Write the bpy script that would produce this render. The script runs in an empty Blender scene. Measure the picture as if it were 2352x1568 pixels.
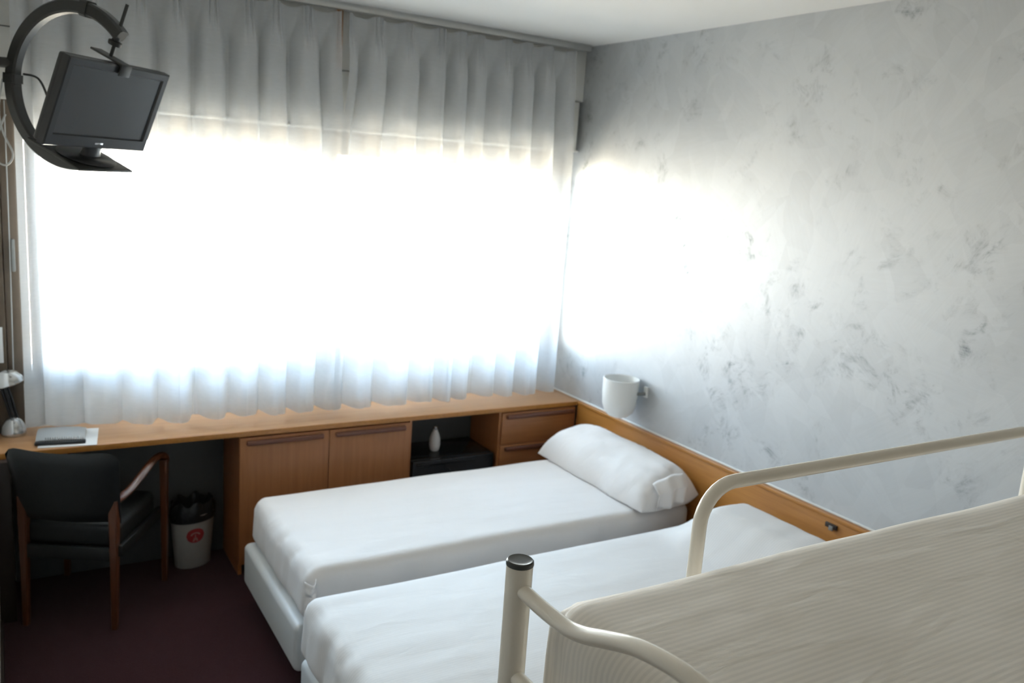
import bpy, bmesh, math, random
from mathutils import Vector, Matrix, noise

# ------------------------------------------------------------------ camera
S = bpy.context.scene
COL = S.collection
FPX = 1934.1
camd = bpy.data.cameras.new('camera')
camd.sensor_fit = 'HORIZONTAL'; camd.sensor_width = 36.0
camd.lens = FPX / 2352.0 * 36.0
camd.clip_start = 0.02; camd.clip_end = 500
camd.dof.use_dof = True; camd.dof.focus_distance = 1.75; camd.dof.aperture_fstop = 4.5
cam = bpy.data.objects.new('camera', camd); COL.objects.link(cam)
# axes of the room in camera space (from the photograph's vanishing points)
_P = (1176.0, 784.0); _VX = (4400.0, 640.0); _VY = (-5.0, 320.0)
_ax = Vector((_VX[0]-_P[0], _VX[1]-_P[1], FPX)).normalized()
_ay = Vector((_VY[0]-_P[0], _VY[1]-_P[1], FPX)); _ay = (_ay - _ax*_ax.dot(_ay)).normalized()
_az = _ax.cross(_ay)
CAM = Vector((-2.943, -4.305, 2.038))
rot = Matrix(((_ax.x, -_ax.y, -_ax.z), (_ay.x, -_ay.y, -_ay.z), (_az.x, -_az.y, -_az.z)))
cam.matrix_world = Matrix.Translation(CAM) @ rot.to_4x4()
S.camera = cam

# ------------------------------------------------------------------ daylight
SKY = 16.5
world = bpy.data.worlds.new('daylight'); S.world = world; world.use_nodes = True
wn = world.node_tree; wn.nodes.clear()
wo = wn.nodes.new('ShaderNodeOutputWorld'); wb = wn.nodes.new('ShaderNodeBackground')
wt = wn.nodes.new('ShaderNodeTexCoord'); wsx = wn.nodes.new('ShaderNodeSeparateXYZ')
wr = wn.nodes.new('ShaderNodeValToRGB'); wm = wn.nodes.new('ShaderNodeMapRange')
wm.inputs['From Min'].default_value = -1; wm.inputs['From Max'].default_value = 1
wn.links.new(wt.outputs['Generated'], wsx.inputs[0]); wn.links.new(wsx.outputs['Z'], wm.inputs['Value'])
wn.links.new(wm.outputs[0], wr.inputs[0]); wn.links.new(wr.outputs[0], wb.inputs['Color']); wn.links.new(wb.outputs[0], wo.inputs[0])
e = wr.color_ramp.elements
e[0].position = 0.0; e[0].color = (0.60, 0.50, 0.38, 1)      # sunlit ground and roofs
e[1].position = 1.0; e[1].color = (0.30, 0.56, 1.0, 1)       # sky
for p, c in ((0.47, (0.80, 0.68, 0.53, 1)), (0.51, (1.0, 0.97, 0.945, 1)), (0.68, (0.60, 0.79, 1.0, 1))):
    k = e.new(p); k.color = c
wb.inputs['Strength'].default_value = SKY
try:
    world.cycles.sampling_method = 'AUTOMATIC'
except Exception:
    pass
# portal in the window opening: guides sampling of the sky, gives no light itself
pl = bpy.data.lights.new('window_portal', 'AREA'); pl.shape = 'RECTANGLE'; pl.size = 2.80; pl.size_y = 1.22
pl.cycles.is_portal = True
po = bpy.data.objects.new('window_portal', pl); COL.objects.link(po)
po.location = (-1.46, 0.13, 1.585); po.rotation_euler = (-math.pi/2, 0, 0)

S.view_settings.view_transform = 'Standard'; S.view_settings.look = 'None'
S.view_settings.exposure = 1.74; S.view_settings.gamma = 1.0; S.view_settings.use_curve_mapping = False

try:
    S.cycles.max_bounces = 6; S.cycles.diffuse_bounces = 4; S.cycles.glossy_bounces = 2
    S.cycles.transmission_bounces = 4; S.cycles.transparent_max_bounces = 8
    S.cycles.adaptive_threshold = 0.02
except Exception:
    pass

# ------------------------------------------------------------------ materials
def new_mat(name):
    m = bpy.data.materials.new(name); m.use_nodes = True
    nt = m.node_tree; nt.nodes.clear()
    out = nt.nodes.new('ShaderNodeOutputMaterial')
    return m, nt, out
def nd(nt, kind, **kw):
    n = nt.nodes.new(kind)
    for k, v in kw.items():
        if k in n.inputs.keys():
            n.inputs[k].default_value = v
        else:
            setattr(n, k, v)
    return n
def rgba(c): return (c[0], c[1], c[2], 1.0)
def coords(nt, scale=(1, 1, 1), rot=(0, 0, 0)):
    t = nd(nt, 'ShaderNodeTexCoord'); mp = nd(nt, 'ShaderNodeMapping')
    mp.inputs['Scale'].default_value = scale; mp.inputs['Rotation'].default_value = rot
    nt.links.new(t.outputs['Object'], mp.inputs['Vector'])
    return mp.outputs['Vector']
def mixc(nt, fac, a, b, blend='MIX'):
    m = nt.nodes.new('ShaderNodeMix'); m.data_type = 'RGBA'; m.blend_type = blend
    def put(sock, v):
        if hasattr(v, 'is_linked') or hasattr(v, 'links'): nt.links.new(v, sock)
        elif isinstance(v, (int, float)): sock.default_value = v
        else: sock.default_value = rgba(v)
    put(m.inputs[0], fac); put(m.inputs[6], a); put(m.inputs[7], b)
    return m.outputs[2]
def bump(nt, h, strength, dist):
    b = nd(nt, 'ShaderNodeBump'); b.inputs['Strength'].default_value = strength; b.inputs['Distance'].default_value = dist
    nt.links.new(h, b.inputs['Height']); return b.outputs['Normal']
def plain(name, c, rough=0.5, metal=0.0, var=0.06, scale=14.0, bumpv=0.05, spec=0.5, coat=0.0):
    m, nt, out = new_mat(name)
    p = nd(nt, 'ShaderNodeBsdfPrincipled', Roughness=rough, Metallic=metal)
    p.inputs['Specular IOR Level'].default_value = spec
    p.inputs['Coat Weight'].default_value = coat
    n = nd(nt, 'ShaderNodeTexNoise', Scale=scale, Detail=5.0); nt.links.new(coords(nt), n.inputs['Vector'])
    col = mixc(nt, n.outputs['Fac'], [x*(1-var) for x in c], [min(1, x*(1+var)) for x in c])
    nt.links.new(col, p.inputs['Base Color'])
    if bumpv: nt.links.new(bump(nt, n.outputs['Fac'], bumpv, 0.01), p.inputs['Normal'])
    nt.links.new(p.outputs[0], out.inputs[0]); return m
def wood(name, light, dark, axis='X', rough=0.38, fine=1.0, coat=0.15):
    m, nt, out = new_mat(name)
    st = {'X': (1.2, 26, 26), 'Y': (26, 1.2, 26), 'Z': (26, 26, 1.2)}[axis]
    v = coords(nt, [s*fine for s in st])
    n1 = nd(nt, 'ShaderNodeTexNoise', Scale=2.2, Detail=7.0, Roughness=0.62, Distortion=0.5); nt.links.new(v, n1.inputs['Vector'])
    v2 = coords(nt, [s*0.12 for s in st])
    n2 = nd(nt, 'ShaderNodeTexNoise', Scale=2.0, Detail=3.0, Distortion=1.2); nt.links.new(v2, n2.inputs['Vector'])
    r = nd(nt, 'ShaderNodeValToRGB'); nt.links.new(n1.outputs['Fac'], r.inputs[0])
    r.color_ramp.elements[0].position = 0.30; r.color_ramp.elements[1].position = 0.70
    r.color_ramp.elements[0].color = rgba(dark); r.color_ramp.elements[1].color = rgba(light)
    col = mixc(nt, n2.outputs['Fac'], r.outputs[0], mixc(nt, 0.55, r.outputs[0], [x*0.72 for x in light]))
    p = nd(nt, 'ShaderNodeBsdfPrincipled', Roughness=rough); p.inputs['Coat Weight'].default_value = coat
    p.inputs['Coat Roughness'].default_value = 0.25
    nt.links.new(col, p.inputs['Base Color']); nt.links.new(bump(nt, n1.outputs['Fac'], 0.12, 0.002), p.inputs['Normal'])
    nt.links.new(p.outputs[0], out.inputs[0]); return m
def fabric(name, c, stripe=None, rough=0.75, weave=900.0, sheen=0.15, wr=0.25, amount=0.05):
    """cotton; stripe = (axis, pitch in m) for a satin stripe"""
    m, nt, out = new_mat(name)
    p = nd(nt, 'ShaderNodeBsdfPrincipled', Roughness=rough); p.inputs['Sheen Weight'].default_value = sheen
    p.inputs['Specular IOR Level'].default_value = 0.3
    n = nd(nt, 'ShaderNodeTexNoise', Scale=6.0, Detail=6.0, Distortion=0.6); nt.links.new(coords(nt), n.inputs['Vector'])
    col = mixc(nt, n.outputs['Fac'], [x*0.965 for x in c], c)
    hgt = n.outputs['Fac']
    if stripe:
        w = nd(nt, 'ShaderNodeTexWave', Scale=1.0, Distortion=0.25, Detail=1.0)
        w.wave_type = 'BANDS'; w.bands_direction = stripe[0]; w.wave_profile = 'SIN'
        w.inputs['Scale'].default_value = math.pi/10.0/stripe[1]
        nt.links.new(coords(nt), w.inputs['Vector'])
        r = nd(nt, 'ShaderNodeValToRGB'); nt.links.new(w.outputs['Fac'], r.inputs[0])
        r.color_ramp.elements[0].position = 0.35; r.color_ramp.elements[1].position = 0.65
        col = mixc(nt, r.outputs[0], mixc(nt, amount, col, (0, 0, 0)), col)
        rr = nd(nt, 'ShaderNodeMapRange'); nt.links.new(r.outputs[0], rr.inputs['Value'])
        rr.inputs['To Min'].default_value = rough-0.22; rr.inputs['To Max'].default_value = rough
        nt.links.new(rr.outputs[0], p.inputs['Roughness'])
    nt.links.new(col, p.inputs['Base Color'])
    n3 = nd(nt, 'ShaderNodeTexNoise', Scale=9.0, Detail=4.0, Distortion=0.8); nt.links.new(coords(nt, (0.5, 1.6, 1)), n3.inputs['Vector'])
    nt.links.new(bump(nt, n3.outputs['Fac'], wr, 0.012), p.inputs['Normal'])
    nt.links.new(p.outputs[0], out.inputs[0]); return m
def curtain_mat():
    m, nt, out = new_mat('sheer_linen')
    v = coords(nt)
    n = nd(nt, 'ShaderNodeTexNoise', Scale=160.0, Detail=3.0); nt.links.new(coords(nt, (0.15, 0.15, 1)), n.inputs['Vector'])
    col = mixc(nt, n.outputs['Fac'], (0.65, 0.665, 0.685), (0.75, 0.765, 0.785))
    d = nd(nt, 'ShaderNodeBsdfDiffuse'); t = nd(nt, 'ShaderNodeBsdfTranslucent'); tr = nd(nt, 'ShaderNodeBsdfTransparent')
    nt.links.new(col, d.inputs[0]); nt.links.new(col, t.inputs[0])
    a = nd(nt, 'ShaderNodeMixShader'); a.inputs[0].default_value = 0.30
    nt.links.new(d.outputs[0], a.inputs[1]); nt.links.new(t.outputs[0], a.inputs[2])
    b = nd(nt, 'ShaderNodeMixShader'); b.inputs[0].default_value = 0.24
    nt.links.new(a.outputs[0], b.inputs[1]); nt.links.new(tr.outputs[0], b.inputs[2])
    nt.links.new(b.outputs[0], out.inputs[0]); return m
def glass_mat():
    m, nt, out = new_mat('window_glass')
    tr = nd(nt, 'ShaderNodeBsdfTransparent'); tr.inputs[0].default_value = (0.93, 0.96, 0.95, 1)
    g = nd(nt, 'ShaderNodeBsdfGlossy', Roughness=0.02); fr = nd(nt, 'ShaderNodeFresnel', IOR=1.45)
    n = nd(nt, 'ShaderNodeTexNoise', Scale=3.0); nt.links.new(coords(nt), n.inputs['Vector'])
    nt.links.new(mixc(nt, n.outputs['Fac'], (0.9, 0.94, 0.93), (0.95, 0.97, 0.96)), tr.inputs[0])
    a = nd(nt, 'ShaderNodeMixShader'); nt.links.new(fr.outputs[0], a.inputs[0])
    nt.links.new(tr.outputs[0], a.inputs[1]); nt.links.new(g.outputs[0], a.inputs[2])
    nt.links.new(a.outputs[0], out.inputs[0]); return m
def stucco_mat():
    """pearly silver-grey decorative plaster laid on in crossing brush strokes"""
    m, nt, out = new_mat('silver_stucco')
    tc = nd(nt, 'ShaderNodeTexCoord')
    # brush patches: every cell has its own stroke direction
    warp = nd(nt, 'ShaderNodeTexNoise', Scale=2.6, Detail=3.0); nt.links.new(tc.outputs['Object'], warp.inputs['Vector'])
    add = nd(nt, 'ShaderNodeVectorMath', operation='MULTIPLY_ADD')
    nt.links.new(warp.outputs['Color'], add.inputs[0]); add.inputs[1].default_value = (0.12, 0.12, 0.12)
    nt.links.new(tc.outputs['Object'], add.inputs[2])
    vo = nd(nt, 'ShaderNodeTexVoronoi', Scale=3.4); vo.feature = 'F1'; nt.links.new(add.outputs[0], vo.inputs['Vector'])
    sep = nd(nt, 'ShaderNodeSeparateColor'); nt.links.new(vo.outputs['Color'], sep.inputs[0])
    ang = nd(nt, 'ShaderNodeMath', operation='MULTIPLY'); nt.links.new(sep.outputs[0], ang.inputs[0]); ang.inputs[1].default_value = 6.283
    vr = nd(nt, 'ShaderNodeVectorRotate'); vr.rotation_type = 'X_AXIS'
    nt.links.new(tc.outputs['Object'], vr.inputs['Vector']); nt.links.new(ang.outputs[0], vr.inputs['Angle'])
    st = nd(nt, 'ShaderNodeVectorMath', operation='MULTIPLY'); nt.links.new(vr.outputs[0], st.inputs[0]); st.inputs[1].default_value = (1, 7, 75)
    br = nd(nt, 'ShaderNodeTexNoise', Scale=1.0, Detail=5.0, Roughness=0.6, Distortion=0.4); nt.links.new(st.outputs[0], br.inputs['Vector'])
    # dark rubbed marks, gathered in clouds
    cl = nd(nt, 'ShaderNodeTexNoise', Scale=2.3, Detail=7.0, Roughness=0.70, Distortion=0.8); nt.links.new(tc.outputs['Object'], cl.inputs['Vector'])
    clr = nd(nt, 'ShaderNodeMapRange'); nt.links.new(cl.outputs['Fac'], clr.inputs['Value']); clr.inputs['From Min'].default_value = 0.49; clr.inputs['From Max'].default_value = 0.66
    fx = nd(nt, 'ShaderNodeTexNoise', Scale=9.0, Detail=8.0, Roughness=0.72, Distortion=0.7); nt.links.new(tc.outputs['Object'], fx.inputs['Vector'])
    fxr = nd(nt, 'ShaderNodeMapRange'); nt.links.new(fx.outputs['Fac'], fxr.inputs['Value']); fxr.inputs['From Min'].default_value = 0.49; fxr.inputs['From Max'].default_value = 0.62
    mk = nd(nt, 'ShaderNodeMath', operation='MULTIPLY'); nt.links.new(clr.outputs[0], mk.inputs[0]); nt.links.new(fxr.outputs[0], mk.inputs[1])
    brr = nd(nt, 'ShaderNodeMapRange'); nt.links.new(br.outputs['Fac'], brr.inputs['Value']); brr.inputs['From Min'].default_value = 0.3; brr.inputs['From Max'].default_value = 0.75
    mk2 = nd(nt, 'ShaderNodeMath', operation='MULTIPLY'); nt.links.new(mk.outputs[0], mk2.inputs[0]); nt.links.new(brr.outputs[0], mk2.inputs[1])
    # softer large clouds of denser and thinner plaster
    pn = nd(nt, 'ShaderNodeTexNoise', Scale=1.6, Detail=3.0, Distortion=0.8); nt.links.new(tc.outputs['Object'], pn.inputs['Vector'])
    mpb = nd(nt, 'ShaderNodeMapping'); mpb.vector_type = 'TEXTURE'; mpb.inputs['Rotation'].default_value = (0.85, 0, 0); mpb.inputs['Scale'].default_value = (1, 1.0, 0.38)
    nt.links.new(add.outputs[0], mpb.inputs['Vector'])
    vb = nd(nt, 'ShaderNodeTexVoronoi', Scale=3.6); nt.links.new(mpb.outputs[0], vb.inputs['Vector'])
    sepb = nd(nt, 'ShaderNodeSeparateColor'); nt.links.new(vb.outputs['Color'], sepb.inputs[0])
    mpc = nd(nt, 'ShaderNodeMapping'); mpc.vector_type = 'TEXTURE'; mpc.inputs['Rotation'].default_value = (-1.05, 0, 0); mpc.inputs['Scale'].default_value = (1, 1.0, 0.42)
    nt.links.new(add.outputs[0], mpc.inputs['Vector'])
    vc = nd(nt, 'ShaderNodeTexVoronoi', Scale=4.4); nt.links.new(mpc.outputs[0], vc.inputs['Vector'])
    sepc = nd(nt, 'ShaderNodeSeparateColor'); nt.links.new(vc.outputs['Color'], sepc.inputs[0])
    av = nd(nt, 'ShaderNodeMath', operation='ADD'); nt.links.new(sepb.outputs[0], av.inputs[0]); nt.links.new(sepc.outputs[0], av.inputs[1])
    mm = nd(nt, 'ShaderNodeMath', operation='MULTIPLY_ADD'); nt.links.new(av.outputs[0], mm.inputs[0]); mm.inputs[1].default_value = 0.34; nt.links.new(pn.outputs['Fac'], mm.inputs[2])
    patch = mixc(nt, mm.outputs[0], (0.455, 0.465, 0.478), (0.585, 0.595, 0.607))
    col = mixc(nt, brr.outputs[0], patch, mixc(nt, 0.10, patch, (0.80, 0.83, 0.85)))
    dk = nd(nt, 'ShaderNodeMath', operation='MULTIPLY', use_clamp=True); nt.links.new(mk2.outputs[0], dk.inputs[0]); dk.inputs[1].default_value = 1.5
    col = mixc(nt, dk.outputs[0], col, (0.20, 0.215, 0.23))
    p = nd(nt, 'ShaderNodeBsdfPrincipled', Metallic=0.50)
    rg = nd(nt, 'ShaderNodeMapRange'); nt.links.new(mm.outputs[0], rg.inputs['Value']); rg.inputs['To Min'].default_value = 0.47; rg.inputs['To Max'].default_value = 0.53
    nt.links.new(rg.outputs[0], p.inputs['Roughness']); nt.links.new(col, p.inputs['Base Color'])
    nt.links.new(bump(nt, br.outputs['Fac'], 0.12, 0.004), p.inputs['Normal'])
    nt.links.new(p.outputs[0], out.inputs[0]); return m
def carpet_mat():
    m, nt, out = new_mat('maroon_carpet')
    v = coords(nt)
    n = nd(nt, 'ShaderNodeTexNoise', Scale=240.0, Detail=3.0); nt.links.new(v, n.inputs['Vector'])
    n2 = nd(nt, 'ShaderNodeTexNoise', Scale=3.0, Detail=4.0); nt.links.new(v, n2.inputs['Vector'])
    c = mixc(nt, n.outputs['Fac'], (0.022, 0.0055, 0.0075), (0.062, 0.015, 0.019))
    c = mixc(nt, n2.outputs['Fac'], c, mixc(nt, 0.3, c, (0.02, 0.008, 0.01)))
    p = nd(nt, 'ShaderNodeBsdfPrincipled', Roughness=0.95); p.inputs['Sheen Weight'].default_value = 0.1
    p.inputs['Specular IOR Level'].default_value = 0.1
    nt.links.new(c, p.inputs['Base Color']); nt.links.new(bump(nt, n.outputs['Fac'], 0.6, 0.006), p.inputs['Normal'])
    nt.links.new(p.outputs[0], out.inputs[0]); return m

M = {}
M['stucco'] = stucco_mat(); M['carpet'] = carpet_mat(); M['curtain'] = curtain_mat(); M['glass'] = glass_mat()
M['ceiling'] = plain('white_ceiling_paint', (0.76, 0.755, 0.74), 0.85, var=0.02, scale=4)
M['wallpaint'] = plain('off_white_wall_paint', (0.78, 0.765, 0.735), 0.85, var=0.03, scale=5)
M['boxpaint'] = plain('white_lacquered_board', (0.72, 0.71, 0.68), 0.45, var=0.02)
M['framebrown'] = plain('brown_window_frame', (0.115, 0.085, 0.06), 0.4, var=0.15, scale=20)
M['alu'] = plain('brushed_aluminium', (0.62, 0.62, 0.61), 0.35, 0.9)
M['deskwood'] = wood('oak_worktop', (0.62, 0.35, 0.17), (0.49, 0.255, 0.115), 'X', 0.34)
M['doorwood'] = wood('oak_veneer_upright', (0.43, 0.170, 0.058), (0.32, 0.118, 0.038), 'Z')
M['drawwood'] = wood('oak_veneer_level', (0.43, 0.170, 0.058), (0.32, 0.118, 0.038), 'X')
M['handlewood'] = wood('reddish_wood_grip', (0.17, 0.058, 0.030), (0.115, 0.038, 0.020), 'X', 0.35)
M['headwood'] = wood('honey_wood_headboard', (0.52, 0.225, 0.05), (0.39, 0.155, 0.032), 'Y', 0.35)
M['chairwood'] = wood('cherry_wood', (0.13, 0.040, 0.015), (0.085, 0.025, 0.010), 'Z', 0.3, coat=0.4)
M['darkwood'] = plain('dark_brown_board', (0.030, 0.020, 0.016), 0.45, var=0.2)
M['blackvinyl'] = plain('black_leatherette', (0.008, 0.0095, 0.010), 0.48, var=0.1, scale=60, bumpv=0.08)
M['blackplastic'] = plain('black_plastic', (0.014, 0.016, 0.019), 0.32, var=0.08)
M['blackpaint'] = plain('black_painted_steel', (0.016, 0.017, 0.016), 0.42, var=0.1)
M['screen'] = plain('matt_dark_screen', (0.008, 0.0095, 0.011), 0.28, var=0.05, bumpv=0, spec=0.7)
M['silver'] = plain('silver_plastic', (0.60, 0.61, 0.62), 0.18, 0.85)
M['chrome'] = plain('chrome', (0.75, 0.76, 0.78), 0.12, 1.0, bumpv=0)
M['sheet'] = fabric('white_cotton_sheet', (0.765, 0.725, 0.70), wr=0.22)
M['sheetstripe'] = fabric('white_striped_cotton', (0.755, 0.715, 0.685), stripe=('Y', 0.011), wr=0.2, amount=0.05)
M['bunksheet'] = fabric('cream_striped_satin_cotton', (0.90, 0.845, 0.77), stripe=('Y', 0.0125), wr=0.25, amount=0.085)
M['pillow'] = fabric('white_pillowcase', (0.78, 0.74, 0.715), wr=0.3)
M['basevinyl'] = plain('white_leatherette', (0.66, 0.67, 0.665), 0.42, var=0.03, scale=80, bumpv=0.04)
M['cream'] = plain('cream_powder_coat', (0.88, 0.815, 0.71), 0.28, var=0.03, scale=30, bumpv=0.01, coat=0.3)
M['capgrey'] = plain('dark_grey_plastic_cap', (0.045, 0.05, 0.047), 0.3, var=0.05)
M['lampwhite'] = plain('white_enamel', (0.82, 0.82, 0.80), 0.3, var=0.02, bumpv=0.0)
M['grey'] = plain('grey_plastic', (0.22, 0.225, 0.22), 0.4)
M['binwhite'] = plain('white_plastic_bin', (0.40, 0.385, 0.365), 0.4, var=0.04)
M['bag'] = plain('black_bin_bag', (0.02, 0.021, 0.023), 0.28, var=0.1, scale=40, bumpv=0.5)
M['red'] = plain('red_print', (0.34, 0.032, 0.034), 0.5)
M['redlight'] = plain('pale_print', (0.42, 0.22, 0.20), 0.5)
M['paper'] = plain('white_paper', (0.80, 0.81, 0.82), 0.7, var=0.02)
M['greycover'] = plain('grey_folder_cover', (0.40, 0.42, 0.44), 0.5)
M['minibar'] = plain('black_gloss_lacquer', (0.012, 0.014, 0.017), 0.15, bumpv=0)
M['niche_and_shade'] = plain('dark_slate_niche_and_shade', (0.085, 0.088, 0.092), 0.5)  # niche back; also painted-in shade on the kneehole wall
M['frost'] = plain('frosted_white_glass', (0.72, 0.70, 0.70), 0.3)
M['cable'] = plain('pale_grey_cable', (0.42, 0.43, 0.43), 0.4)

# ------------------------------------------------------------------ mesh helpers
def tag(o, label=None, cat=None, group=None, kind=None):
    if label: o['label'] = label
    if cat: o['category'] = cat
    if group: o['group'] = group
    if kind: o['kind'] = kind
    return o
def empty(name, loc=(0, 0, 0), rotation=None, label=None, cat=None, group=None, kind=None):
    o = bpy.data.objects.new(name, None); COL.objects.link(o); o.location = loc; o.empty_display_size = 0.05
    if rotation is not None:
        o.rotation_mode = 'QUATERNION'; o.rotation_quaternion = rotation
    o['_local'] = 1 if rotation is not None else 0
    return tag(o, label, cat, group, kind)
def root_of(o):
    while o.parent: o = o.parent
    return o
def link(name, me, mat, parent=None, local=False, smooth=True):
    if mat: me.materials.append(M[mat] if isinstance(mat, str) else mat)
    if smooth:
        for p in me.polygons: p.use_smooth = True
        try: me.set_sharp_from_angle(angle=math.radians(38))
        except Exception: pass
    o = bpy.data.objects.new(name, me); COL.objects.link(o)
    if parent:
        r = root_of(parent)
        if not local and r.type == 'EMPTY' and not r.get('_local'):
            me.transform(Matrix.Translation(-Vector(r.location)))
        o.parent = parent
    return o
def obj(name, bm, mat, parent=None, local=False, smooth=True):
    me = bpy.data.meshes.new(name); bmesh.ops.recalc_face_normals(bm, faces=bm.faces); bm.to_mesh(me); bm.free()
    return link(name, me, mat, parent, local, smooth)
def BM(): return bmesh.new()
def add_box(bm, x0, x1, y0, y1, z0, z1, bev=0.0, seg=2):
    vs = [bm.verts.new((x, y, z)) for x in (x0, x1) for y in (y0, y1) for z in (z0, z1)]
    idx = [(0, 1, 3, 2), (4, 6, 7, 5), (0, 4, 5, 1), (2, 3, 7, 6), (0, 2, 6, 4), (1, 5, 7, 3)]
    fs = [bm.faces.new([vs[i] for i in f]) for f in idx]
    if bev > 0:
        es = list({e for f in fs for e in f.edges})
        bmesh.ops.bevel(bm, geom=es, offset=bev, segments=seg, profile=0.5, affect='EDGES', clamp_overlap=True)
    return bm
def box(name, dims, mat, parent=None, bev=0.003, seg=2, local=False):
    return obj(name, add_box(BM(), *dims, bev=bev, seg=seg), mat, parent, local)
def boxes(name, lst, mat, parent=None, bev=0.002, local=False):
    bm = BM()
    for d in lst: add_box(bm, *d, bev=bev, seg=1)
    return obj(name, bm, mat, parent, local)
def smooth_path(pts, n=8):
    pts = [Vector(p) for p in pts]; out = []
    for i in range(len(pts)-1):
        p0 = pts[max(i-1, 0)]; p1 = pts[i]; p2 = pts[i+1]; p3 = pts[min(i+2, len(pts)-1)]
        for k in range(n):
            t = k/n
            out.append(0.5*((2*p1) + (p2-p0)*t + (2*p0-5*p1+4*p2-p3)*t*t + (3*p1-p0-3*p2+p3)*t**3))
    out.append(pts[-1]); return out
def add_tube(bm, pts, r, seg=14, cap=True, closed=False, squash=None):
    pts = [Vector(p) for p in pts]; n = len(pts); rings = []
    rr = r if callable(r) else (lambda t: r)
    T = []
    for i in range(n):
        if closed: d = pts[(i+1) % n]-pts[i-1]
        else: d = pts[min(i+1, n-1)]-pts[max(i-1, 0)]
        T.append(d.normalized())
    up = Vector((0, 0, 1)) if abs(T[0].z) < 0.9 else Vector((1, 0, 0))
    N = (up - T[0]*up.dot(T[0])).normalized()
    for i in range(n):
        N = (N - T[i]*N.dot(T[i])).normalized(); B = T[i].cross(N)
        q = rr(i/max(1, n-1)); sx, sy = squash or (1, 1)
        rings.append([bm.verts.new(pts[i] + (N*math.cos(a)*sx + B*math.sin(a)*sy)*q) for a in [2*math.pi*k/seg for k in range(seg)]])
    m = n if closed else n-1
    for i in range(m):
        a, b = rings[i], rings[(i+1) % n]
        for k in range(seg): bm.faces.new((a[k], a[(k+1) % seg], b[(k+1) % seg], b[k]))
    if cap and not closed:
        bm.faces.new(rings[0][::-1]); bm.faces.new(rings[-1])
    return bm
def tube(name, pts, r, mat, parent=None, seg=14, local=False, closed=False, squash=None):
    return obj(name, add_tube(BM(), pts, r, seg, closed=closed, squash=squash), mat, parent, local)
def add_lathe(bm, prof, c=(0, 0, 0), seg=32, sx=1.0, sy=1.0, rz=0.0, axis=None):
    """prof: list of (r, z) from bottom to top; r 0 closes the end"""
    rings = []; ca, sa = math.cos(rz), math.sin(rz)
    for r, z in prof:
        if r < 1e-6: rings.append([bm.verts.new((c[0], c[1], c[2]+z))])
        else:
            ring = []
            for k in range(seg):
                a = 2*math.pi*k/seg; x = r*sx*math.cos(a); y = r*sy*math.sin(a)
                ring.append(bm.verts.new((c[0]+x*ca-y*sa, c[1]+x*sa+y*ca, c[2]+z)))
            rings.append(ring)
    for a, b in zip(rings, rings[1:]):
        if len(a) == 1 and len(b) == 1: continue
        for k in range(seg):
            k2 = (k+1) % seg
            if len(a) == 1: bm.faces.new((a[0], b[k2], b[k]))
            elif len(b) == 1: bm.faces.new((a[k], a[k2], b[0]))
            else: bm.faces.new((a[k], a[k2], b[k2], b[k]))
    return bm
def lathe(name, prof, c, mat, parent=None, seg=32, sx=1, sy=1, rz=0, local=False):
    return obj(name, add_lathe(BM(), prof, c, seg, sx, sy, rz), mat, parent, local)
def axis_samples(h, r, step):
    """samples over [-h, h], dense in the rounded rim"""
    rim = [-h + r*(1-math.cos(t*math.pi/2/6)) for t in range(0, 7)]
    n = max(2, int((2*h-2*r)/step)); mid = [-h+r + (2*h-2*r)*i/n for i in range(1, n)]
    return rim + mid + [-x for x in rim[::-1]]
def cushion(name, x0, x1, y0, y1, z0, z1, r, mat, parent=None, step=0.05, disp=None, local=False):
    """rounded soft block with real wrinkles from disp(p, n) -> offset vector"""
    c = Vector(((x0+x1)/2, (y0+y1)/2, (z0+z1)/2)); h = Vector(((x1-x0)/2, (y1-y0)/2, (z1-z0)/2))
    r = min(r, h.x, h.y, h.z)
    X, Y, Z = axis_samples(h.x, r, step), axis_samples(h.y, r, step), axis_samples(h.z, min(r, h.z*0.999), step)
    bm = BM(); cache = {}
    def V(p):
        key = tuple(round(q, 5) for q in p)
        if key not in cache:
            P = Vector(p)
            inner = Vector([max(-(h[i]-r), min(h[i]-r, P[i])) for i in range(3)])
            d = P-inner
            n = d.normalized() if d.length > 1e-7 else Vector((0, 0, 1))
            w = c + inner + n*r
            if disp: w = w + disp(w, n)
            cache[key] = bm.verts.new(w)
        return cache[key]
    def grid(A, B, f):
        for i in range(len(A)-1):
            for j in range(len(B)-1):
                vs = [V(f(A[i], B[j])), V(f(A[i+1], B[j])), V(f(A[i+1], B[j+1])), V(f(A[i], B[j+1]))]
                u = []
                for v in vs:
                    if v not in u: u.append(v)
                if len(u) >= 3:
                    try: bm.faces.new(u)
                    except ValueError: pass
    for s in (-1, 1):
        grid(X, Y, lambda a, b: (a, b, s*h.z)); grid(X, Z, lambda a, b: (a, s*h.y, b)); grid(Y, Z, lambda a, b: (s*h.x, a, b))
    return obj(name, bm, mat, parent, local)
def nz(p, s, seed=0.0): return noise.noise(Vector((p[0]*s+seed, p[1]*s-seed*1.7, p[2]*s+seed*0.6)))
def sstep(a, b, x):
    t = max(0.0, min(1.0, (x-a)/(b-a))); return t*t*(3-2*t)

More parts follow.
